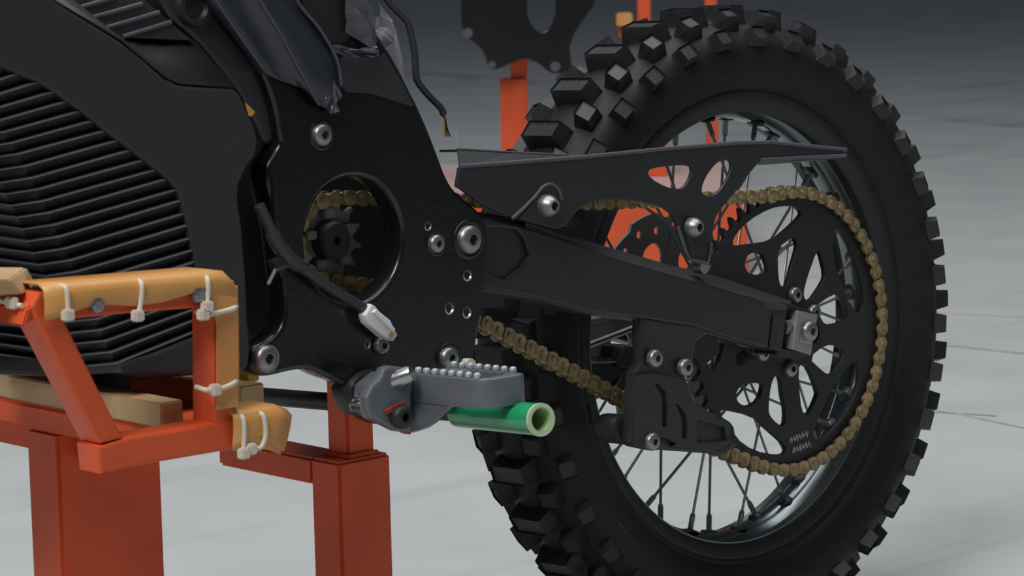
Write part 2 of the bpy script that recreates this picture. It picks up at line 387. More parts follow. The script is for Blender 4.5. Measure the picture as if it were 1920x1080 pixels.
# ---- rear sprocket
YS = -.095; NT = 57; PR = 15.875e-3/(2*sin(pi/NT))
def sprocket():
    out = []
    for k in range(NT):
        for fr, r in ((0, PR-.0050), (.22, PR-.0038), (.36, PR+.0025), (.44, PR+.0058), (.56, PR+.0058), (.64, PR+.0025), (.78, PR-.0038)):
            t = 2*pi*(k+fr)/NT; out.append((r*cos(t), r*sin(t)))
    H = [
     [(1369,457),(1375,440),(1402,412),(1440,391),(1465,386),(1485,387),(1498,395),(1500,403),(1478,425),(1446,452),(1400,458),(1375,461)],
     [(1454,466),(1484,443),(1491,455),(1492,465),(1480,505),(1475,530),(1470,538),(1460,537),(1456,520)],
     [(1527,472),(1534,470),(1545,515),(1540,530),(1515,567),(1505,560),(1503,548),(1510,520)],
     [(1518,580),(1555,553),(1572,552),(1590,590),(1585,600),(1560,608),(1540,607)],
     [(1513,671),(1545,645),(1575,650),(1580,668),(1560,700),(1548,702),(1535,692)],
     [(1519,822),(1525,800),(1550,740),(1580,695),(1600,670),(1610,690),(1605,730),(1580,780),(1550,815),(1525,830)],
     [(1560,425),(1580,440),(1605,500),(1618,560),(1612,590),(1600,585),(1585,560),(1570,520),(1558,480)],
     [(1493,690),(1500,682),(1513,690),(1530,735),(1528,745),(1513,778),(1503,776),(1497,755)],
     [(1437,765),(1442,720),(1450,703),(1460,706),(1463,740),(1470,770),(1468,800),(1455,795),(1440,780)],
     [(1375,740),(1385,722),(1400,718),(1425,718),(1427,725),(1420,750),(1400,762),(1382,757)],
     [(1347,775),(1350,767),(1410,780),(1430,800),(1470,835),(1470,850),(1455,853),(1410,845),(1375,820),(1371,795),(1350,782)],
     [(1393,490),(1400,475),(1425,473),(1435,495),(1437,515),(1405,515),(1394,505)]]
    polys = [out, [(.022*cos(2*pi*k/24), .022*sin(2*pi*k/24)) for k in range(24)]]
    for h in H: polys.append(chaikin([(lambda v: (v.x, v.z))(bk(a, b, Y=YS)) for a, b in h], 1))
    rr = lambda r, d: (r*cos(radians(d)), r*sin(radians(d)))
    polys.append(chaikin([rr(.128, 158), rr(.131, 175), rr(.128, 193), rr(.110, 190), rr(.098, 176), rr(.108, 162)], 1))
    polys.append(chaikin([rr(.090, 152), rr(.092, 162), rr(.062, 158), rr(.060, 150)], 1))
    polys.append(chaikin([rr(.086, -172), rr(.088, -162), rr(.060, -160), rr(.058, -170)], 1))
    me = flat(polys, .006, .0006)
    for v in me.vertices: v.co = Vector((v.co.x, YS-v.co.z, v.co.y))
    return me
spr = group('sprocket', sprocket(), K['plate'])
for px, py, r in ((1490, 553, .0085), (1481, 691, .0090), (1429, 662, .0085)): bolt(px, py, YS-.004, r, spr)
for ang in (-20, 20, 150): 
    o = bpy.data.objects.new('bolt', BOLT); COL.objects.link(o); o.parent = spr; o.scale = (.0085,)*3; o.location = (.040*cos(radians(ang+2)), YS-.004, .040*sin(radians(ang+2)))
# two short lines of worn, unreadable print low on the sprocket
for (ax_, ay_), (bx_, by_), n_ in (((1481,826),(1514,813),13), ((1487,845),(1518,833),12)):
    for k in range(n_):
        f = k/(n_-1); c_ = bk(ax_+(bx_-ax_)*f, ay_+(by_-ay_)*f, Y=YS-.0036); h = .0026+.0014*((k*7) % 3)/2
        o = link('print_stroke', box_me(-.0007, .0007, -.0002, .0002, -h, h, 0), K['mark'], spr, loc=c_); o.rotation_euler = (0, (.35, -.1, .6, -.5)[k % 4], 0)
# ---- chain
fs = bk(608, 450, Y=YS); FR = .036
path = []
def P2(px, py): v = bk(px, py, Y=YS); return (v.x, v.z)
a_top = radians(100); path += [(PR*cos(t), PR*sin(t)) for t in [radians(-112)+(a_top-radians(-112))*k/60 for k in range(61)]]
path.append(P2(1100, 381)); path.append((fs.x+.02, fs.z+FR))
path += [(fs.x+FR*cos(t), fs.z+FR*sin(t)) for t in [radians(95)+radians(165)*k/16 for k in range(17)]]
path += [P2(690, 535), P2(800, 566), P2(903, 606), P2(1170, 752), P2(1250, 805)]
def resample(pts, step, closed=True):
    L = [0]; pp = pts+[pts[0]] if closed else pts
    for a, b in zip(pp, pp[1:]): L.append(L[-1]+hypot(b[0]-a[0], b[1]-a[1]))
    n = round(L[-1]/step); n += n % 2; out = []; j = 0
    for k in range(n):
        d = L[-1]*k/n
        while L[j+1] < d: j += 1
        f = (d-L[j])/(L[j+1]-L[j]); out.append((pp[j][0]*(1-f)+pp[j+1][0]*f, pp[j][1]*(1-f)+pp[j+1][1]*f))
    return out, L[-1]/n
CP, pitch = resample(path, 15.875e-3)
def link_me(yo, outer):
    bm = bmesh.new()
    for s in (-1, 1):
        pts = []
        h = .0073 if outer else .0070
        for cx, a0 in ((pitch/2, -pi/2-.35), (-pitch/2, pi/2-.35)):
            for k in range(6): t = a0+(pi+.7)*k/5; pts.append((cx+h*cos(t), h*sin(t)))
            pts.append((0, .0043 if cx > 0 else -.0043))
        A = [bm.verts.new((x, s*yo-.0009, z)) for x, z in pts]; Bv = [bm.verts.new((x, s*yo+.0009, z)) for x, z in pts]
        bm.faces.new(A); bm.faces.new(Bv[::-1])
        for i in range(len(pts)): bm.faces.new((A[i], A[(i+1) % len(pts)], Bv[(i+1) % len(pts)], Bv[i]))
    if outer:
        for cx in (-pitch/2, pitch/2):
            for r, y1 in ((.0027, .0112), (.0050, .0058)):
                A = [bm.verts.new((cx+r*cos(2*pi*k/8), -y1, r*sin(2*pi*k/8))) for k in range(8)]
                Bv = [bm.verts.new((cx+r*cos(2*pi*k/8), y1, r*sin(2*pi*k/8))) for k in range(8)]
                bm.faces.new(A); bm.faces.new(Bv[::-1])
                for i in range(8): bm.faces.new((A[i], A[(i+1) % 8], Bv[(i+1) % 8], Bv[i]))
    me = me_bm(bm, 'link'); me.materials.append(K['gold']); return me
LO, LI = link_me(.0088, True), link_me(.0066, False)
chain = bpy.data.objects.new('chain', None); COL.objects.link(chain); chain.parent = root; chain.location = OFF; chain['label'] = 'dusty gold roller chain'
for k in range(len(CP)):
    a, b = CP[k], CP[(k+1) % len(CP)]
    o = bpy.data.objects.new('chain_link', LO if k % 2 else LI); COL.objects.link(o); o.parent = chain
    o.location = ((a[0]+b[0])/2, YS, (a[1]+b[1])/2); o.rotation_euler = (0, -atan2(b[1]-a[1], b[0]-a[0]), 0)
# ---- front sprocket in the frame's opening
def gear(n, pr, th, Y, cx, cz):
    out = []
    for k in range(n):
        for fr, r in ((0, pr-.005), (.3, pr-.002), (.42, pr+.005), (.58, pr+.005), (.7, pr-.002)):
            t = 2*pi*(k+fr)/n; out.append((cx+r*cos(t), cz+r*sin(t)))
    me = flat([out], th, .0006)
    for v in me.vertices: v.co = Vector((v.co.x, Y-v.co.z, v.co.y))
    return me
fsp = group('front_sprocket', gear(14, FR, .006, YS, fs.x, fs.z), K['disc'])
rev('sprocket_nut', [(.0001, .0), (.004, 0), (.004, -.006), (.0150, -.006), (.0175, -.003), (.0175, .012)], K['case'], fsp, (fs.x, YS-.012, fs.z), 20)
for k in range(5):
    t = radians(20+72*k); link('retainer_tab', box_me(-.006, .006, -.004, .004, -.004, .004, .001), K['disc'], fsp, loc=(fs.x+.024*cos(t), YS-.008, fs.z+.024*sin(t)))
rev('axle_block', [(.0001, 0), (.02, 0), (.02, .09), (.0001, .09)], K['dark'], fsp, (fs.x, YS, fs.z), 20)
# ---- motor body behind the frame plates
motor = plate('motor_housing', [(420,200),(560,150),(700,160),(760,330),(840,470),(850,600),(700,650),(560,660),(440,650)], -.045, .09, K['dark'], root, .004, 1); motor.location = OFF
# ---- main frame
YF = -.150
edge = [(300,-150),(385,0),(440,60),(478,112),(500,160),(515,205),(523,255),(527,272),(505,303),(498,322),(503,362),(520,430),(530,520),(535,580),(530,612),(513,635),(482,648),(470,662),(468,682),(480,700),(497,708),(560,692),(585,693),(612,707),(640,715),(655,728),(662,752),(680,775),(712,795),(742,800),(775,770),(800,725),(850,712),(885,700),(895,640),(905,590),(912,520),(918,455),(912,412),(890,386),(862,366),(840,340),(815,270),(790,210),(765,160),(740,110),(712,68),(650,-20),(560,-150)]
hole = [(lambda v: v)(q) for q in circ(664, 450, .0555, YF, 40)]
fp = [chaikin([(lambda v: (v.x, v.z))(bk(a, b, Y=YF)) for a, b in edge], 2), hole]
me = flat(fp, .026, .004)
for v in me.vertices: v.co = Vector((v.co.x, YF+.013-v.co.z, v.co.y))
frame = group('frame', me, K['gloss'], 'glossy black side plate of the frame', smooth=50)
# far-side frame plate, seen through openings
fp2 = [chaikin([(lambda v: (v.x, v.z+.0))(bk(a, b, Y=YF)) for a, b in edge], 1)]
me = flat(fp2, .02, .003)
for v in me.vertices: v.co = Vector((v.co.x, .13-v.co.z, v.co.y))
group('far_frame_plate', me, K['gloss'])
for px, py, r in ((602, 253, .0098), (877, 449, .0132), (817, 457, .0083), (840, 671, .0100), (715, 648, .0076)):
    bolt(px, py, YF-.002, r, frame); boss(px, py, YF+.001, r, frame)
bolt(496, 672, YF-.007, .0115, frame)
rev('spacer', [(.012, 0), (.012, -.005), (.0001, -.005)], K['steel'], frame, bk(496, 672, Y=YF), 24)
for px, py, r in ((802, 424, .0042), (876, 516, .0055), (842, 578, .0058), (875, 586, .0055), (688, 646, .0042), (545, 0, .004)):
    if py: rev('threaded_hole', [(r, .002), (r, -.0005), (r*.8, -.0008), (r*.55, .0015), (.0001, .002)], K['steel'], frame, bk(px, py, Y=YF-.0005), 16)
# raised ribs cast on the plate
def rib(pts, r=.0028, Y=YF+.0006, m='gloss', name='cast_rib', par=None):
    return tube(name, spline([bk(a, b, Y=Y) for a, b in pts], 5), r, K[m], par or frame, 8)
rib([(512,330),(516,420),(528,520)], .003)
# darker matte area left bare near the top
plate('bare_patch', [(640,108),(655,103),(700,112),(722,100),(757,160),(776,200),(760,196),(700,176),(650,172),(640,160)], YF-.0012, .0015, K['case'], frame, .0003)
# inner dark fork between the two spars
plate('spar_gap', [(552,-60),(640,-60),(668,40),(655,75),(624,88),(600,62),(570,20)], YF-.0015, .002, K['dark'], frame, .0004, 1)
# ---- plastic wrap on the spar: pleated sheets with real folds
def sheet(name, rows, m, parent, label=None, thick=.0008):
    bm = bmesh.new(); V = [[bm.verts.new(bk(a, b, Y=y)) for a, b, y in r] for r in rows]
    for r0, r1 in zip(V, V[1:]):
        for i in range(len(r0)-1): bm.faces.new((r0[i], r0[i+1], r1[i+1], r1[i]))
    bmesh.ops.subdivide_edges(bm, edges=bm.edges[:], cuts=1, use_grid_fill=True, smooth=.4)
    for f_ in bm.faces: f_.smooth = True
    bmesh.ops.recalc_face_normals(bm, faces=bm.faces[:])
    me = bpy.data.meshes.new('s'); bm.to_mesh(me); bm.free(); me.materials.append(m)
    o = link(name, me, m, parent, label); md = o.modifiers.new('s', 'SOLIDIFY'); md.thickness = thick; return o
y0 = YF-.003
wrap = sheet('plastic_wrap', [
 [(300,-150,y0),(345,-150,y0-.012),(390,-150,y0-.003),(430,-150,y0-.012),(475,-150,y0-.010),(520,-150,y0)],
 [(380,-5,y0),(405,0,y0-.010),(450,0,y0-.003),(488,0,y0-.013),(525,0,y0-.009),(560,20,y0)],
 [(418,45,y0),(445,60,y0-.009),(490,60,y0-.003),(525,62,y0-.012),(570,60,y0-.009),(602,78,y0)],
 [(455,95,y0),(480,110,y0-.008),(520,118,y0-.002),(556,120,y0-.011),(600,110,y0-.008),(632,115,y0)],
 [(480,135,y0),(505,142,y0-.003),(540,148,y0-.002),(580,165,y0-.009),(612,150,y0-.009),(640,165,y0)],
 [(520,150,y0),(545,158,y0-.002),(575,168,y0-.002),(597,198,y0-.004),(615,205,y0-.006),(633,190,y0)]], K['film'], frame, 'dusty bluish plastic film wrapped over the upper spar')
for pl in ([(478,-60,y0-.012),(489,0,y0-.013),(525,62,y0-.012),(556,120,y0-.011),(580,165,y0-.009),(598,196,y0-.005)], [(368,-60,y0-.011),(405,0,y0-.010),(445,60,y0-.009),(480,110,y0-.008),(492,128,y0-.004)], [(530,-60,y0-.008),(560,6,y0-.008),(600,55,y0-.008),(632,112,y0-.008),(640,160,y0-.003)]):
    tube('crease_highlight', spline([bk(a, b, Y=y) for a, b, y in pl], 4), .0016, K['pleat'], wrap, 8)  # crease highlights, painted as lighter beads along the folds
def crumple(name, pts, m, par, amp=.004, n=7, Y=y0-.002):
    bm = bmesh.new(); c_ = [bk(a, b, Y=Y) for a, b in pts]; rows = []
    # pts: two polylines (top then bottom) of equal length
    h = len(c_)//2
    for j in range(n):
        f = j/(n-1); row = []
        for i in range(h):
            p_ = c_[i].lerp(c_[h+i], f); row.append(bm.verts.new(p_+Vector((random.uniform(-1, 1)*amp*.5, -abs(random.gauss(0, 1))*amp, random.uniform(-1, 1)*amp*.4))))
        rows.append(row)
    for a, b in zip(rows, rows[1:]):
        for i in range(h-1): bm.faces.new((a[i], a[i+1], b[i+1], b[i]))
    bmesh.ops.triangulate(bm, faces=bm.faces[:])
    o = link(name, me_bm(bm), m, par); md = o.modifiers.new('s', 'SOLIDIFY'); md.thickness = .0006; return o
crumple('torn_film', [(620,84),(635,85),(650,90),(665,93),(680,92),(695,92),(706,96),(622,96),(636,99),(650,104),(665,108),(680,110),(694,111),(705,106)], K['filmedge'], frame, .003)
crumple('torn_film', [(622,150),(630,165),(634,180),(630,195),(632,207),(598,190),(605,196),(612,203),(614,210),(616,216)], K['filmedge'], frame, .003)
crumple('clear_film', [(704,10),(722,30),(735,60),(742,100),(748,150),(765,200),(700,55),(705,75),(715,95),(728,130),(745,170),(770,220)], K['clearfilm'], frame, .006, 8, YF+.02)
crumple('clear_film', [(640,-40),(670,-10),(690,10),(700,30),(700,60),(648,60),(660,70),(675,78),(690,85),(704,92)], K['filmedge'], frame, .003, 7)
# hose stub and cable clip behind the top of the frame
tube('grey_hose', [bk(720,70,Y=-.10), bk(700,85,Y=-.11), bk(672,92,Y=-.12)], [.010,.010,.010], K['filmedge'], frame, 14)
# ---- black cable with loose wires
cab = group('wiring_cable', tube_me(spline([bk(a, b, Y=-.09) for a, b in ((700,-60),(722,-5),(745,22),(762,40),(770,65),(777,100),(780,140),(783,153),(797,172),(812,188),(826,202),(832,215))], 5), [.0034]*1+[.0034]*55, 8), K['cable'], smooth=60)
for k, dx in enumerate((-3, 0, 3)):
    tube('loose_wire', spline([bk(a, b, Y=-.09) for a, b in ((829,206),(833+dx*.4,222),(835+dx*.8,238),(838+dx*1.8,256))], 4), .0009, K[('brown', 'cable', 'dark')[k]], cab, 6)
link('clear_plug', box_me(-.007, .007, -.005, .005, -.010, .010, .001), K['clearfilm'], cab, loc=bk(842, 266, Y=-.09))
# ---- lead with white connector strapped to the frame
pts = [(486,385),(492,398),(503,420),(517,452),(533,474),(548,490),(575,508),(600,527),(640,553),(672,572),(692,583)]
lead = group('sensor_lead', tube_me(spline([bk(a, b, Y=YF-.010) for a, b in pts], 5), [.0050+.0018*(1 if 12 < i < 28 else 0)-.0004*(i > 30) for i in range(51)], 10), K['cable'], smooth=60)
con = plate('connector', [(686,591),(697,570),(704,574),(712,584),(732,600),(746,628),(738,640),(720,632),(690,606)], YF-.018, .011, K['white'], lead, .0012)
con['label'] = 'white plastic connector plug'
plate('latch', [(700,586),(706,580),(742,616),(738,624)], YF-.0205, .004, K['white'], lead, .0008)
plate('connector_seal', [(729,626),(736,622),(738,630),(732,633)], YF-.0192, .002, K['brown'], lead, .0003)
tube('cable_tie', spline([bk(a, b, Y=YF-.012) for a, b in ((515,508),(535,500),(560,495),(583,482))], 4), .0018, K['cable'], lead, 6)
tube('tie_tail', [bk(517,505,Y=YF-.012), bk(503,533,Y=YF-.012)], .0016, K['disc'], lead, 6)
plate('lead_clamp', [(510,490),(532,478),(545,500),(522,512)], YF-.013, .008, K['dark'], lead, .001)

# ---- swingarm
YA = -.138
sa = [(860,392),(905,400),(960,415),(1000,430),(1050,450),(1130,482),(1250,518),(1362,548),(1424,562),(1480,568),(1537,588),(1535,598),(1488,582),(1468,582),(1460,665),(1525,662),(1520,670),(1450,657),(1380,643),(1340,632),(1300,618),(1210,603),(1100,588),(1000,562),(905,548),(860,535)]
me = plate_me([sa], YA, .034, .003)
arm = group('swingarm', me, K['satin'], 'satin black swingarm beam', smooth=40)
# sloping top face of the beam
def hull(name, P, m, parent, bev=.0):
    bm = bmesh.new(); [bm.verts.new(p) for p in P]; r_ = bmesh.ops.convex_hull(bm, input=bm.verts[:])
    bmesh.ops.delete(bm, geom=[v for v in bm.verts if not v.link_faces], context='VERTS')
    bmesh.ops.dissolve_limit(bm, angle_limit=.02, verts=bm.verts[:], edges=bm.edges[:])
    if bev: bmesh.ops.bevel(bm, geom=bm.edges[:], offset=bev, segments=2, affect='EDGES')
    return link(name, me_bm(bm), m, parent)
A_ = [(1050,446),(1130,476),(1300,520),(1400,548),(1470,575)]; B_ = [(1056,432),(1135,462),(1340,514),(1440,545),(1480,563)]
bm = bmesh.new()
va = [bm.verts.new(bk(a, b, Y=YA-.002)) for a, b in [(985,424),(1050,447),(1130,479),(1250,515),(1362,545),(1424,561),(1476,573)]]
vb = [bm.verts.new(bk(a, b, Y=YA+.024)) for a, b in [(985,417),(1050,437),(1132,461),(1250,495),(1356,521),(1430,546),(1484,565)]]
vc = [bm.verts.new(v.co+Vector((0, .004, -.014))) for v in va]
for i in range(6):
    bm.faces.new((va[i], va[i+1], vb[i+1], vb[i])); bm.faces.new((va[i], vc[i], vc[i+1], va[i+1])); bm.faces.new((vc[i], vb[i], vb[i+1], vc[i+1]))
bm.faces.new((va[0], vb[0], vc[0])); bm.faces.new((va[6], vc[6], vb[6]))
link('top_chamfer', me_bm(bm), mat('toplit satin black', (.036, .039, .043), .5), arm)  # light from above painted in: lighter satin than the beam
# raised skin leaving the hexagonal pocket and the end panel visible
skin = [(870,397),(960,418),(1050,446),(1130,476),(1250,512),(1362,543),(1424,562),(1448,585),(1440,653),(1380,638),(1300,612),(1210,598),(1100,583),(1000,557),(870,534)]
pocket = [(915,426),(968,430),(982,446),(993,478),(980,500),(948,524),(915,510)]
o = plate('side_skin', [skin, pocket], YA-.0045, .006, K['satin'], arm, .0022)
o = plate('end_panel', [(1450,588),(1475,583),(1466,660),(1442,654)], YA-.002, .004, K['satin'], arm, .001)
plate('axle_block', [(1497,582),(1534,590),(1521,666),(1486,655)], YA-.004, .020, K['chip'], arm, .0012)['label'] = 'grey metal axle block'
bolt(1516, 621, YA-.004, .0105, arm); plate('axle_flat', [(1504,605),(1526,604),(1521,645),(1500,642)], YA-.0052, .002, K['steel'], arm, .0006)
tube('adjuster_screw', [bk(1466,612,Y=YA+.006), bk(1500,614,Y=YA+.006)], .0042, K['bolt'], arm, 10)
rev('adjuster_nut', [(.0001, -.006), (.008, -.006), (.008, .006), (.0001, .006)], K['bolt'], arm, bk(1474,612,Y=YA+.006), 6).rotation_euler = (0, 0, pi/2)
plate('adjuster_slot', [(1470,582),(1500,585),(1492,655),(1462,650)], YA+.018, .006, K['dark'], arm, .0005)
# far arm
far = plate('far_swingarm', [(1230,575),(1100,540),(900,480),(700,430),(700,520),(900,560),(1100,620),(1225,655)], .095, .03, K['satin'], root, .003); far.location = OFF
# cross brace in front of the tyre
x0 = bk(930, 470, Y=YA).x
plate_b = link('cross_brace', box_me(x0-.02, x0+.035, YA+.02, .10, .075, .135, .008), K['satin'], root, loc=OFF)
# black chain slider between the arm and tyre
plate('chain_slider', [(905,398),(1060,425),(1150,470),(1000,470),(905,420)], -.112, .03, K['dark'], arm, .001)

# ---- upper chain guard
YG = -.155
g_out = [(861,320),(862,313),(870,312),(960,305),(1100,294),(1250,279),(1380,268),(1445,267),(1520,272),(1578,279),(1587,280),(1586,286),(1583,293),(1575,293),(1500,297),(1428,300),(1408,322),(1378,362),(1358,386),(1345,402),(1338,425),(1333,460),(1329,487),(1328,494),(1322,493),(1299,488),(1293,486),(1291,482),(1283,468),(1270,425),(1262,402),(1238,386),(1200,378),(1150,373),(1108,378),(1085,392),(1062,422),(1042,430),(1020,424),(965,409),(905,385),(864,354),(856,350),(857,343)]
g_h1 = [(1214,320),(1236,313),(1288,309),(1300,316),(1290,344),(1276,356),(1250,351),(1220,334)]
g_h2 = [(1347,303),(1366,299),(1373,308),(1368,330),(1348,362),(1330,370),(1316,362),(1318,345),(1330,322)]
me = plate_me([g_out, g_h1, g_h2], YG, .004, .001, 1)
guard = group('chain_guard', me, K['satin'], 'satin black folded chain guard', smooth=35)
# folded top: goes inward from the upper edge
bm = bmesh.new()
e1 = [(862,313),(960,305),(1100,294),(1160,289)]; r1 = [bm.verts.new(bk(a, b, Y=YG)) for a, b in e1]
e2 = [(858,280),(960,286),(1075,292),(1155,290)]; r2 = [bm.verts.new(bk(a, b, Y=YG+.028)) for a, b in e2]
e3 = [(824,281),(930,282),(1062,289),(1150,290)]; r3 = [bm.verts.new(bk(a, b, Y=YG+.055)) for a, b in e3]
for A1, B1 in ((r1, r2), (r2, r3)):
    for i in range(3): bm.faces.new((A1[i], A1[i+1], B1[i+1], B1[i]))
o = link('folded_flange', me_bm(bm), K['satin'], guard); o.modifiers.new('s', 'SOLIDIFY').thickness = .0022
# raised lips, with the highlight of the folded edges painted in lighter grey
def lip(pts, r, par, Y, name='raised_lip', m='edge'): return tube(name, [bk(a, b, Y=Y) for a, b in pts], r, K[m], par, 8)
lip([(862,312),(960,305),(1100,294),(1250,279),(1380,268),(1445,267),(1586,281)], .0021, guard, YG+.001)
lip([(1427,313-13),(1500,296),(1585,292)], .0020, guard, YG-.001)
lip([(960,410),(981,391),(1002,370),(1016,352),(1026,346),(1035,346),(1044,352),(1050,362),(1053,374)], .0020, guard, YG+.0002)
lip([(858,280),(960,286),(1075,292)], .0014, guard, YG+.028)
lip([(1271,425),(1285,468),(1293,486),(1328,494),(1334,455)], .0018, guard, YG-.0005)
# recessed foot panels
plate('bolt_panel', [(975,410),(1006,374),(1020,353),(1033,349),(1045,360),(1050,388),(1058,420),(1042,429)], YG-.0016, .003, K['satin'], guard, .0008)
plate('leg_panel', [(1286,430),(1300,412),(1322,430),(1318,480),(1296,478)], YG-.0014, .003, K['satin'], guard, .0008)
bolt(1026, 386, YG-.004, .0105, guard, True); bolt(1299, 426, YG-.004, .0098, guard, True)
rev('standoff', [(.0001, 0), (.007, 0), (.007, .012), (.0001, .012)], K['steel'], guard, bk(1322, 500, Y=YA-.0), 14)
# rear tail wall
bm = bmesh.new()
t1 = [bm.verts.new(bk(a, b, Y=YG)) for a, b in ((1425,300),(1500,297),(1584,292))]; t2 = [bm.verts.new(bk(a, b, Y=YG+.02)) for a, b in ((1420,306),(1480,302),(1560,295))]
for i in range(2): bm.faces.new((t1[i], t1[i+1], t2[i+1], t2[i]))
link('tail_fold', me_bm(bm), K['satin'], guard).modifiers.new('s', 'SOLIDIFY').thickness = .002

# ---- lower chain guide
YL = -.142
lg = [(1203,596),(1320,612),(1330,625),(1306,640),(1302,665),(1300,690),(1288,702),(1286,715),(1297,745),(1310,762),(1345,777),(1368,789),(1371,800),(1370,822),(1385,832),(1362,853),(1335,851),(1240,844),(1222,845),(1190,838),(1183,830),(1187,780),(1190,700),(1203,682)]
me = plate_me([lg], YL, .014, .0025)
guide = group('chain_guide', me, K['satin'], 'satin black lower chain guide under the swingarm', smooth=35)
gs = [(1192,705),(1226,698),(1286,712),(1296,748),(1346,781),(1364,792),(1366,832),(1338,846),(1240,839),(1220,840),(1192,833)]
h1 = [(1228,718),(1234,719),(1249,735),(1253,760),(1251,800),(1243,800),(1241,745)]
h2 = [(1268,757),(1274,760),(1286,776),(1290,795),(1289,822),(1280,822),(1278,782)]
h3 = [(1308,788),(1360,802),(1364,826),(1308,830)]
h4 = [(1238,820),(1250,822),(1268,832),(1262,838),(1240,828)]
plate('guide_skin', [gs, h1, h2, h3, h4], YL-.0045, .006, K['satin'], guide, .0010)
for px, py, r in ((1227, 672, .0088), (1284, 689, .0088), (1222, 828, .0088)): bolt(px, py, YL-.005, r, guide)
plate('wear_block', [(1150,800),(1155,785),(1170,778),(1200,780),(1200,836),(1170,834),(1156,826)], YL+.012, .030, K['dark'], guide, .004, 1)
# hanging bracket of the guide between the sprocket and the arm
plate('bracket', [(1290,612),(1345,625),(1350,660),(1318,690),(1300,668)], YL+.012, .014, K['plate'], guide, .001)
# ---- brake caliper and torque rod seen past the arm
cal = plate('brake_caliper', [(1100,690),(1118,672),(1150,672),(1160,650),(1200,648),(1196,668),(1186,700),(1182,740),(1140,722),(1110,706)], .020, .05, K['dark'], root, .003); cal.location = OFF
plate('caliper_bridge', [(1172,652),(1203,656),(1190,692),(1160,688)], .012, .010, K['case'], cal, .001)
tube('silver_rod', [bk(1098,650,Y=.0), bk(1196,612,Y=.0)], .0036, K['steel'], cal, 10)
tube('silver_rod', [bk(1196,612,Y=.0), bk(1184,648,Y=.0), bk(1202,650,Y=.0)], .0026, K['steel'], cal, 8)
rev('rod_end', [(.0001, -.004), (.008, -.003), (.008, .003), (.0001, .004)], K['steel'], cal, bk(1198, 610, Y=-.002), 14)
plate('caliper_arm', [(1100,600),(1140,592),(1150,630),(1110,650),(1098,630)], .03, .02, K['disc'], cal, .002)
for px, py in ((1103, 614), (1104, 681)): rev('pin', [(.0001, -.002), (.0035, -.001), (.0035, .004)], K['bolt'], cal, bk(px, py, Y=.02), 10)

# ---- battery case
YC = -.165
body = [(-160,-120),(60,-120),(140,0),(228,72),(262,98),(385,108),(442,168),(452,182),(464,205),(480,240),(485,264),(480,292),(463,312),(449,345),(448,372),(456,430),(463,520),(466,600),(471,655),(468,688),(455,697),(262,712),(235,700),(150,508),(20,267),(-60,120)]
side = [(-320,-160),(0,-160),(100,0),(163,38),(225,76),(270,112),(310,147),(335,158),(380,162),(440,165),(452,180),(464,203),(479,238),(484,262),(480,290),(464,312),(449,345),(447,372),(455,430),(462,520),(465,600),(470,655),(467,688),(455,698),(300,706),(230,700),(222,680),(290,660),(366,630),(366,600),(369,520),(365,490),(361,468),(355,446),(351,421),(344,400),(338,375),(330,355),(311,335),(290,318),(267,300),(243,281),(218,263),(194,245),(171,226),(147,207),(122,190),(97,171),(67,154),(20,135),(-60,100),(-320,10)]
me = plate_me([side], YC, .020, .0035)
case = group('battery_case', me, K['case'], 'matte black finned battery case', smooth=40)
me = plate_me([body], YC+.018, .28, .004); link('case_core', me, K['case'], case, smooth=40)
# sloping shoulder above the side face
rows = [[(100,0,YC+.002),(225,76,YC+.002),(310,147,YC+.002),(335,158,YC+.002),(440,165,YC+.002)],
        [(128,0,YC+.016),(238,88,YC+.016),(262,100,YC+.016),(300,106,YC+.016),(388,108,YC+.016)],
        [(140,0,YC+.030),(228,66,YC+.030),(262,76,YC+.030),(300,78,YC+.030),(362,74,YC+.030)]]
bm = bmesh.new(); V = [[bm.verts.new(bk(a, b, Y=y)) for a, b, y in r] for r in rows]
for a, b in zip(V, V[1:]):
    for i in range(4): bm.faces.new((a[i], a[i+1], b[i+1], b[i]))
o = link('case_shoulder', me_bm(bm), K['case'], case, smooth=20); o.modifiers.new('s', 'SOLIDIFY').thickness = .002
plate('recessed_panel', [(60,-100),(140,0),(230,70),(362,76),(318,40),(268,-5),(190,-100)], YC+.020, .02, K['case'], case, .001)
for a, b in (((110,-12),(165,-25)), ((145,15),(215,-5)), ((172,33),(266,7)), ((198,52),(298,23)), ((230,69),(320,41))):
    lip([a, b], .0020, case, YC+.0195, 'cooling_fin')
# cooling fins: wedge louvres that follow the folded side
f1 = [(22,267),(36,287),(49,310),(59,333),(71,354),(81,376),(92,398),(104,420),(111,443),(123,465),(133,487),(145,508),(155,530),(166,553),(176,575),(184,597),(190,618),(200,638),(210,659),(220,680),(230,700)]
fe = [(171,226),(194,245),(218,263),(243,281),(267,300),(290,318),(311,335),(330,355),(338,375),(344,400),(351,421),(355,446),(361,468),(365,490),(367,512),(368,534),(368,556),(368,578),(368,598),(368,620),(368,640)]
f1 = [(22-12*k, 267-21*k) for k in range(6, 0, -1)]+f1
fe = [(20,118),(45,132),(72,152),(100,171),(125,189),(148,208)]+fe
def fin_pts(i):
    a, b = f1[i], fe[i]; s = YC+.001
    f2 = (a[0]-61, a[1]+9 if a[1] < 560 else a[1]+6)
    out = [bk(*b, Y=s), bk(*a, Y=s)]
    q = bk(*f2, Y=s+.026); out.append(q)
    f3 = (f2[0]-190, f2[1]-26); out.append(bk(*f3, Y=s+.16))
    return out
IN = [Vector((-.002, .012, 0)), Vector((.002, .012, 0)), Vector((.008, .012, 0)), Vector((.012, .008, 0))]
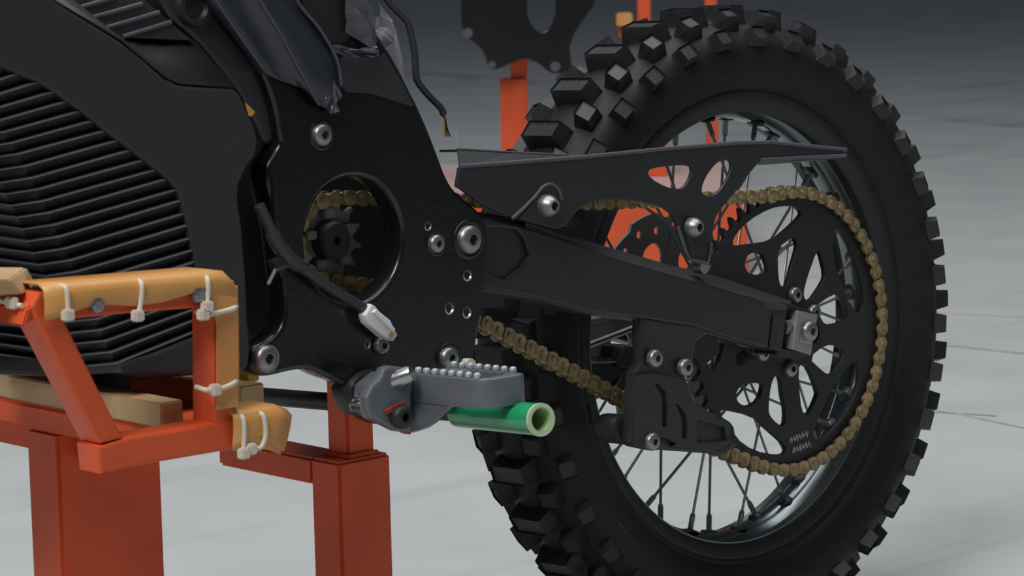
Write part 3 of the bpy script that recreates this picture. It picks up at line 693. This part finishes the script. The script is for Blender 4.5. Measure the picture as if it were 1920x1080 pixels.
for i in range(len(f1)-1):
    T, Bt = fin_pts(i), fin_pts(i+1); bm = bmesh.new()
    to = [bm.verts.new(p+d*.16) for p, d in zip(T, IN)]; ti = [bm.verts.new(p+d+Vector((0, 0, .0008))) for p, d in zip(T, IN)]
    bo = [bm.verts.new(p*.97+q*.03+d*.80) for p, q, d in zip(Bt, T, IN)]; bi = [bm.verts.new(p+d) for p, d in zip(Bt, IN)]
    tl = [bm.verts.new(p*.90+q*.10) for p, q, d in zip(T, Bt, IN)]
    for k in range(3):
        for A1, B1 in ((ti, to), (to, tl), (tl, bo), (bo, bi), (bi, ti)): bm.faces.new((A1[k], A1[k+1], B1[k+1], B1[k]))
    for k in (0, 3): bm.faces.new((ti[k], to[k], tl[k], bo[k], bi[k]))
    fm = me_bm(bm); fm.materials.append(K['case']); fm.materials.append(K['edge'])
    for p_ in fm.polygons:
        if p_.normal.z > .6 and p_.normal.y < -.05: p_.material_index = 1  # upward fin edges take the painted highlight
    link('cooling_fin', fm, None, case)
# lower lip at the front
o = plate('lower_lip', [(-200,640),(-60,668),(0,672),(90,676),(140,690),(135,706),(60,705),(0,703),(-200,690)], YC+.03, .12, K['case'], case, .004)
plate('amber_sticker', [(460,192),(479,210),(472,219),(467,217)], YC-.0008, .001, K['brown'], case, .0002)
v_ = bk(203, 716, Y=-.06); 
link('rubber_foot', rev_me([(.0001, -.012), (.0165, -.012), (.0185, -.008), (.0185, .02), (.0001, .02)], 24), K['foot'], case, loc=(v_.x, v_.y, v_.z)).rotation_euler = (-pi/2, 0, 0)
# dark cover between the case and the frame spar (round boss at the top)
cov = plate('airbox_cover', [(240,-150),(300,20),(365,72),(398,110),(442,165),(458,190),(480,235),(498,275),(522,262),(508,190),(480,120),(430,60),(384,0),(300,-150)], YF+.010, .05, K['case'], root, .004, 1); cov.location = OFF
rev('round_boss', [(.0001, -.001), (.010, -.001), (.012, -.005), (.016, -.005), (.018, .0), (.018, .01)], K['satin'], cov, bk(362, 12, Y=YF+.009), 28)

# ---- footpeg
pegm = 'alu'
pX = st(772, 716, Y=-.205).x
def pw(px, py, **k): return MBI @ st(px, py, **k)      # point in the bike frame from the world frame
XP = bk(772, 716, Y=-.195).x
yend = bk(900, 735, X=XP).y; y_in = -.195
zt = bk(840, 707, X=XP).z; 
zb = zt-.0255
peg_w = .050
outl = [(XP, y_in), (XP, yend+.012), (XP+.004, yend+.002), (XP+.014, yend-.006), (XP+peg_w-.012, yend-.010), (XP+peg_w-.002, yend-.004), (XP+peg_w, yend+.008), (XP+peg_w, y_in-.02), (XP+peg_w-.012, y_in)]
inn = [(XP+.010, y_in-.018), (XP+.010, yend+.012), (XP+.018, yend+.006), (XP+peg_w-.012, yend+.006), (XP+peg_w-.009, yend+.012), (XP+peg_w-.009, y_in-.030), (XP+peg_w-.02, y_in-.018)]
me = flat([outl, inn], .0255, .0014)
for v in me.vertices: v.co = Vector((v.co.x, v.co.y, zt-.01275+v.co.z))
peg = group('footpeg', me, K['alu'], 'grey cast aluminium folding footpeg with studded rails', smooth=35)
STUD = rev_me([(.0001, -.0050), (.0026, -.0045), (.0032, -.0030), (.0034, .001), (.0001, .001)], 10); STUD.materials.append(mat('pale machined stud', (.42, .47, .52), .4, metal=.2))
for p in STUD.polygons: p.use_smooth = True
nst = 8
for rail in (0, 1):
    for k in range(nst):
        f = k/(nst-1); yy = (y_in-.004)*(1-f)+(yend+.008)*f - (.0 if rail == 0 else .002)
        xx = XP+.005 if rail == 0 else XP+peg_w-.005
        o = bpy.data.objects.new('peg_stud', STUD); COL.objects.link(o); o.parent = peg
        o.location = (xx, yy, zt+.0005); o.rotation_euler = (-pi/2, 0, 0)
# web under the near rail, in the plane of the rail
web = [(764,724),(764,813),(784,806),(800,796),(815,780),(835,764),(852,760),(866,757),(866,735)]
wpts = [(lambda v: (v.y, v.z))(bk(a, b, X=XP)) for a, b in web]
me = flat([wpts], .012, .001)
for v in me.vertices: v.co = Vector((XP+.0072+v.co.z*1.0, v.co.x, v.co.y))
link('web', me, K['alu'], peg)
plate('hinge_block', [(690,770),(688,745),(700,722),(712,712),(722,690),(735,686),(768,690),(778,702),(773,740),(771,812),(745,809),(712,793),(696,786)], -.200, .012, K['alu'], peg, .003)
plate('hinge_core', [(700,775),(705,725),(735,700),(768,704),(768,790),(735,795)], -.189, .030, K['alu'], peg, .003)
plate('red_reflection', [(722,770),(757,752),(762,756),(728,777)], -.2025, .003, K['red'], peg, .0005)  # strips colour in the reddish reflection on the hinge
plate('red_reflection', [(726,790),(771,812),(770,815),(722,795)], -.199, .010, K['red'], peg, .0005)
b1 = bolt(752, 782, -.204, .0105, peg); b1.data = BOLT.copy(); b1.data.materials.clear(); b1.data.materials.append(K['plate'])
o = rev('pivot_pin', [(.0001, -.009), (.0065, -.009), (.0078, -.006), (.0078, .012), (.0001, .012)], K['steel'], peg, bk(756, 706, Y=-.204), 18); o.rotation_euler = (-.35, 0, .5)
# return spring
c0, c1 = bk(672, 770, Y=-.168), bk(706, 722, Y=-.168)
sp = []
for k in range(121):
    f = k/120; t = f*2*pi*6; ax = (c1-c0); e = ax.normalized(); s1 = Vector((0, 1, 0)); s2 = e.cross(s1)
    sp.append(c0+ax*f+(s1*cos(t)+s2*sin(t))*.0085)
tube('spring', sp, .0016, K['steel'], peg, 6)
plate('mount_lug', [(655,740),(668,705),(705,690),(725,695),(712,730),(700,780),(680,782)], -.158, .03, K['plate'], peg, .004, 1)
rev('grey_stub', [(.0001, -.004), (.006, -.004), (.006, .01), (.0001, .01)], K['tie'], frame, bk(878, 684, Y=YF-.004), 10)

# ================================================================= BAR THROUGH THE FRAME + GREEN SLEEVE
p0 = MB @ bk(470, 741, Y=.14); p1 = MB @ bk(870, 774, Y=-.205)
bar = tube('support_bar', [p0, p1], .0085, K['plate'], None, 20)
tag(bar, 'black round steel bar under the frame, running from the timber block to the green sleeve', 'bar')
q0 = MB @ bk(862, 772, Y=-.198); q1 = MB @ bk(1014, 787, Y=-.318)
gt = thing('green_sleeve', 'shiny green plastic tube with pale edge pushed onto the black bar under the footpeg', 'tube', q0)
def tube_shell(name, a, b, ro, ri, m, parent, n=28):
    a = Vector(a); b = Vector(b); t = (b-a).normalized(); bm = bmesh.new(); u = t.cross(Vector((0, 0, 1))).normalized(); w = t.cross(u)
    R4 = []
    for p_, r in ((a, ri), (a, ro), (b, ro), (b, ri)): R4.append([bm.verts.new(p_+(u*cos(2*pi*k/n)+w*sin(2*pi*k/n))*r) for k in range(n)])
    for i in range(4):
        A1, B1 = R4[i], R4[(i+1) % 4]
        for k in range(n): bm.faces.new((A1[k], A1[(k+1) % n], B1[(k+1) % n], B1[k]))
    o = link(name, me_bm(bm), m, None, smooth=40); o.parent = parent; o.matrix_parent_inverse = Matrix.Translation(-Vector(parent.location)); return o
tube_shell('outer_sleeve', q0, q1, .0138, .0122, K['green'], gt)
tube_shell('inner_tube', q0, q1+(q1-q0).normalized()*.0006, .0123, .0098, K['greenin'], gt)
tv = (q1-q0).normalized()
tube_shell('end_rim', q1-tv*.0015, q1+tv*.0010, .0143, .0108, K['clear'], gt)
# pale seams along the tape
u = tv.cross(Vector((0, 0, 1))).normalized(); w = u.cross(tv)
for ang, l0 in ((205, .0), (168, .30), (232, .0)):
    d = (u*cos(radians(ang))*-1*-1+w*sin(radians(-ang)))
    a = q0.lerp(q1, l0)+d*.0138; b = q1-tv*.002+d*.0138
    o = link('tape_seam', tube_me([a, b], .0006, 6), K['clear']); o.parent = gt; o.matrix_parent_inverse = Matrix.Translation(-Vector(gt.location))

# ================================================================= ORANGE STAND
YN = -.245; TH = .030
sroot = thing('orange_stand', 'near orange steel assembly stand with rectangular posts and tied amber padding, carrying the motorcycle', 'stand', (-1.0, 0, 0))
SI = Matrix.Translation((1.0, 0, 0))
def sp_(o): o.parent = sroot; o.matrix_parent_inverse = SI; return o
def splate(name, poly, Y, th, m='orange', bev=.0025, label=None): 
    return sp_(plate(name, [poly], Y, th, K[m], None, bev, 0, False, label))
splate('lower_rail', [(184,838),(232,822),(403,794),(443,786),(540,768),(540,812),(443,842),(303,866),(190,889)], YN, TH)
splate('front_brace', [(57,580),(75,548),(104,560),(122,602),(232,822),(190,832)], YN+.0004, TH)
splate('upper_rail', [(78,548),(240,531),(407,520),(441,526),(441,570),(367,578),(240,588),(81,604)], YN+.0008, TH)
splate('rear_upright', [(401,560),(443,556),(443,792),(403,800)], YN+.0012, TH)
# rails that run inward under the case
q4 = [st(53, 578, Y=YN-.001), st(43, 613, Y=YN-.001), st(77, 546, Y=YN+.012), st(80, 590, Y=YN+.012)]
sp_(hull('cross_rail', q4+[p+Vector((0, .42, 0)) for p in q4], K['orange'], None, .0015))
xb = st(152, 860, Y=YN+.0).x
zb_ = st(184, 838, Y=YN).z
zl = st(184, 886, Y=YN).z
# broad base plate carrying the blocks
cor = st(148, 824, Y=YN+TH)
def sbox(name, *a, m='orange', bev=.003, label=None): return sp_(box(name, *a, K[m], None, bev, label))
wA = st(303, 804, Y=YN+TH+.012)
XB0 = wA.x-.0005; zbb = st(100, 814, X=XB0).z
base = sbox('base_beam', XB0, XB0+.10, YN+TH, .24, zbb, wA.z-.0005)
# front post: corner read from the picture
pc = st(105, 824, X=XB0); Yp = pc.y
Wp = st(303, 868, Y=Yp).x-XB0; 
Dp = st(46, 806, X=XB0).y-Yp
sbox('front_post', XB0+.001, XB0+Wp, Yp, Yp+Dp, 0, zbb+.001)
sbox('floor_foot', XB0-.10, XB0+Wp+.10, Yp-.02, Yp+Dp+.02, 0, .012)
# rear post pair
Yq = -.055
c2 = st(635, 868, Y=Yq); W2 = st(733, 848, Y=Yq).x-c2.x; D2 = st(583, 921, X=c2.x).y-Yq
zt2 = c2.z
sbox('rear_post', c2.x, c2.x+W2, Yq, Yq+D2, 0, zt2)
sbox('rear_arm', c2.x+.0008, c2.x+W2-.02, Yq+D2-.002, st(408, 878, X=c2.x).y, zt2-(st(583,869,X=c2.x).z-st(583,921,X=c2.x).z)*.98, zt2-.0006)
sbox('rear_foot', c2.x-.08, c2.x+W2+.08, Yq-.02, Yq+D2+.02, 0, .012)
Yr = Yq+.010
c3 = st(652, 850, Y=Yr); W3 = st(704, 845, Y=Yr).x-c3.x; D3 = st(613, 843, X=c3.x).y-Yr
sbox('upper_post', c3.x, c3.x+W3, Yr, Yr+D3, zt2-.001, st(640, 660, Y=Yr).z)
# weld bead under the upper post
sp_(tube('weld_bead', [(c3.x-.002, Yr-.002, zt2+.001), (c3.x+W3, Yr-.002, zt2+.001)], .003, K['orange'], None, 6))
sp_(tube('weld_bead', [(c3.x-.002, Yr+D3, zt2+.001), (c3.x-.002, Yr-.002, zt2+.001)], .003, K['orange'], None, 6))
# cross member joining both posts near the ground (outside the frame)
sbox('ground_rail', XB0+.01, c2.x+.01, Yq+.002, Yq+D2-.004, .012, .05)

# amber padding sheets, with wavy lower edges, tied on
def pad(name, top, bot, Y, lab=None, flare=0):
    bm = bmesh.new(); n = 4
    T = [st(a, b, Y=Y-.003) for a, b in top]; B1 = [st(a, b, Y=Y-.003) for a, b in bot]
    rows = [[bm.verts.new(t+Vector((0, .036, .0030))) for t in T], [bm.verts.new(t+Vector((0, .006, .0035))) for t in T]]
    for j in range(n+1):
        f = j/n; rows.append([bm.verts.new(t.lerp(b, f)+Vector((0, -.0012*sin(pi*f)*(1+.6*sin(i*1.7)), 0))) for i, (t, b) in enumerate(zip(T, B1))])
    for a, b in zip(rows, rows[1:]):
        for i in range(len(a)-1): bm.faces.new((a[i], a[i+1], b[i+1], b[i]))
    o = link(name, me_bm(bm), K['pad'], smooth=60); o.modifiers.new('s', 'SOLIDIFY').thickness = -.0016; sp_(o)
    if lab: o['label'] = lab
    return o
pad('padding_sheet', [(80,545),(130,541),(190,536),(260,530),(330,524),(400,518),(424,520),(438,534)], [(82,601),(118,592),(150,578),(185,570),(250,573),(300,566),(370,545),(440,560)], YN, 'amber plastic sheet folded over the upper rail')
# sheet on the outer edge of the upright
bm = bmesh.new(); rr_ = []
for a, b in ((440,538),(442,600),(443,680),(442,762)):
    c_ = st(a, b, Y=YN-.003); x_ = .020 if b > 590 else .026
    rr_.append([bm.verts.new(c_+Vector((-x_, 0, 0))), bm.verts.new(c_+Vector((0, -.0006, 0))), bm.verts.new(c_+Vector((.0045, .004, 0))), bm.verts.new(c_+Vector((.0045, .034, 0)))])
for a, b in zip(rr_, rr_[1:]):
    for i in range(3): bm.faces.new((a[i], a[i+1], b[i+1], b[i]))
o = link('padding_sheet', me_bm(bm), K['pad']); o.modifiers.new('s', 'SOLIDIFY').thickness = -.0014; sp_(o)
pad('padding_sheet', [(436,782),(460,778),(490,774),(520,770),(545,780)], [(434,842),(458,838),(480,828),(505,832),(530,846)], YN)
pad('padding_sheet', [(440,815),(470,812),(500,806),(528,800)], [(436,845),(470,838),(500,842),(524,852)], YN+.001)
# cable ties
def tie(pts, head, Y=YN-.007, r=.0021):
    o = sp_(tube('cable_tie', spline([st(a, b, Y=Y+(c if len(q) > 2 else 0)) for q in pts for a, b, c in [q if len(q) > 2 else (*q, 0)]], 4), r, K['tie'], None, 8))
    c_ = st(*head, Y=Y-.001)
    h = link('tie_head', box_me(-.0045, .0045, -.004, .004, -.0045, .0045, .0012), K['tie'], None); h.location = c_; h.parent = o
    return o
tie([(86,536,.025),(104,534,.015),(118,537,.004),(125,545),(127,570),(127,592)], (127,591))
tie([(234,524,.025),(250,523,.015),(262,528,.004),(266,536),(265,560),(260,590)], (258,592))
tie([(350,516,.025),(372,515,.015),(386,520,.004),(390,530),(390,555),(388,574)], (388,575))
tie([(368,584,.012),(380,592),(400,588),(425,582),(441,577),(443,574,.02)], (381,590))
tie([(368,725,.012),(385,731),(403,731),(425,725),(441,717),(444,715,.02)], (403,731))
tie([(446,782,.02),(452,780,.004),(457,790),(458,815),(456,846)], (457,850))
tie([(470,776,.02),(487,775,.004),(495,784),(498,815),(490,838),(472,843)], (470,842))
cx_ = q4[0].x-.002
tt = sp_(tube('cable_tie', [st(a, b, X=cx_) for a, b in ((-30,557),(10,566),(42,574))], .0020, K['tie'], None, 8))
hh = link('tie_head', box_me(-.003, .003, -.006, .006, -.0045, .0045, .0012), K['tie'], None, loc=st(22, 568, X=cx_-.002)); hh.parent = tt
for px, py in ((181, 572), (371, 553)):
    o = link('hex_nut', rev_me([(.0001, -.003), (.0035, -.003), (.0062, -.0025), (.0065, .003), (.0001, .003)], 6), K['bolt'], None, loc=st(px, py, Y=YN-.004)); sp_(o)

# ================================================================= WOODEN BLOCKS
g = 'timber blocks packed under the battery case'
wA = st(303, 804, Y=YN+TH+.012)
zA0 = wA.z; hA = st(304, 756, Y=YN+TH+.012).z
wA = st(303, 804, Y=YN+TH+.012)
b = box('wooden_block', wA.x, wA.x+(st(345, 798, Y=YN+TH+.012).x-wA.x), YN+TH+.012, .12, zA0, hA, K['wood'], None, .0012); tag(b, 'square-ended timber block lying on the stand between the sloping brace and the upright', 'wooden block', g)
YB = -.12
wB = st(452, 774, Y=YB); tB = st(452, 725, Y=YB)
b = box('wooden_block', wB.x, st(497, 768, Y=YB).x, YB, .20, wB.z, tB.z, K['wood'], None, .0012); tag(b, 'timber block poking out behind the rear upright, above the padded rail end', 'wooden block', g)
# carrier under this block
sbox('carrier_beam', XB0+.02, st(490, 768, Y=YB).x, YB+.01, .16, wB.z-.030, wB.z-.0006)
zW = st(30, 540, Y=YN+.03).z
P = [st(a, b, Y=YN+.010) for a, b in ((-90,522),(17,525),(44,552),(-90,560))]+[st(a, b, Y=YN+.050) for a, b in ((-60,500),(50,501),(68,535),(-60,545))]
hb = hull('wooden_wedge', P, K['wood'], None, .001); tag(hb, 'planed timber wedge resting on the upper left corner of the stand against the case', 'wooden block')
yb = box('yellow_shim', *(lambda a, c_: (a.x, c_.x, -.10, -.06, c_.z, a.z))(st(462, 700, Y=-.10), st(487, 714, Y=-.10)), mat('yellow plastic', (.65, .42, .03), .5), None, .001); tag(yb, 'small yellow plastic shim on top of the timber block beside the frame lug', 'shim')

# ================================================================= BACKGROUND STAND
HF = Vector((sin(PSI), cos(PSI), 0)); HR = Vector((cos(PSI), -sin(PSI), 0))
def fpt(px, py, N): return st(px, py, N=N)
bstand = thing('orange_stand', 'blurred orange steel stand with two posts standing far behind the rear wheel', 'stand')
def fbox(name, l, r, y_b, y_t, N, depth, m='orange', z0=None, z1=None, zpix=True):
    a = fpt(l, (y_b+y_t)/2, N); c_ = fpt(r, (y_b+y_t)/2, N)
    zz0 = z0 if z0 is not None else fpt((l+r)/2, y_b, N).z; zz1 = z1 if z1 is not None else fpt((l+r)/2, y_t, N).z
    o = link(name, box_me(-abs((c_-a).dot(HR))/2, abs((c_-a).dot(HR))/2, 0, depth, min(zz0, zz1), max(zz0, zz1), .003), K[m])
    mid = (a+c_)/2; o.matrix_world = Matrix.Translation((mid.x, mid.y, 0)) @ Matrix.Rotation(-PSI, 4, 'Z'); return o
bp = fpt(1100, 372, 6.0); ztop = bp.z
bstand.location = (bp.x, bp.y, 0)
def far_(o, root_=None):
    r_ = root_ or bstand; mw = o.matrix_world.copy(); o.parent = r_; o.matrix_parent_inverse = Matrix.Translation(-Vector(r_.location)); return o
far_(fbox('base_platform', 812, 1402, 515, 372, 6.0, .80, z0=0, z1=ztop-.004))
far_(fbox('deck_sheet', 812, 1402, 515, 372, 6.0, .80, m='pinktop', z0=ztop-.004, z1=ztop))['label'] = 'pale pink top of the platform'
far_(fbox('post', 939, 990, 300, 147, 6.42, .05, z0=ztop-.001))
far_(fbox('upper_post', 957, 988, 147, 62, 6.43, .035))
far_(fbox('post', 1214, 1249, 320, 60, 6.42, .04, z0=ztop-.001))
far_(fbox('upper_post', 1195, 1219, 60, -120, 6.43, .03))
far_(fbox('cross_arm', 1160, 1200, 70, 52, 6.44, .03))
far_(fbox('amber_pad', 1156, 1186, 50, 25, 6.40, .05, m='pad'))
far_(fbox('amber_pad', 955, 990, 75, 52, 6.40, .05, m='pad'))
tag(fbox('steel_post', 1321, 1343, 10, -140, 7.6, .03, z0=0), 'thin orange post tip showing just above the top of the rear tyre', 'post')
# dark frame plate of the next machine, resting against the far stand
def fplate(name, polys, N, th, m, parent=None, bev=.002, smooth=1):
    o0 = fpt(990, 60, N)
    pp = []
    for pl in polys:
        q = []
        for a, b in pl: v = fpt(a, b, N)-o0; q.append((v.dot(HR), v.z))
        pp.append(chaikin(q, smooth))
    me = flat(pp, th, bev)
    for v in me.vertices: v.co = Vector((v.co.x, -v.co.z, v.co.y))
    o = link(name, me, K[m], None, smooth=40); o.matrix_world = Matrix.Translation(o0) @ Matrix.Rotation(-PSI, 4, 'Z'); return o
ff = fplate('machine_frame', [[(868,-140),(864,0),(866,62),(880,74),(898,86),(910,104),(914,124),(924,131),(940,126),(958,118),(985,108),(1010,118),(1030,136),(1048,138),(1072,132),(1070,108),(1067,90),(1078,60),(1095,36),(1120,0),(1160,-140)],
   [(1015+27*cos(2*pi*k/16), 14+46*sin(2*pi*k/16)) for k in range(16)]], 6.36, .035, 'gloss')
tag(ff, 'blurred dark frame plate with a round opening held on the far orange stand', 'motorcycle frame')
for px, py, r in ((877, 62, .011), (923, 121, .008), (1041, 125, .011)):
    o = rev('pale_boss', [(.0001, -.004), (r, -.004), (r, .0), (.0001, 0)], K['filmedge'], None, (0, 0, 0), 16)
    v = fpt(px, py, 6.34); o.parent = ff; loc = ff.matrix_world.inverted() @ v; o.location = loc
print('chain links', len(CP), 'pitch', pitch, 'objects', len(bpy.data.objects))
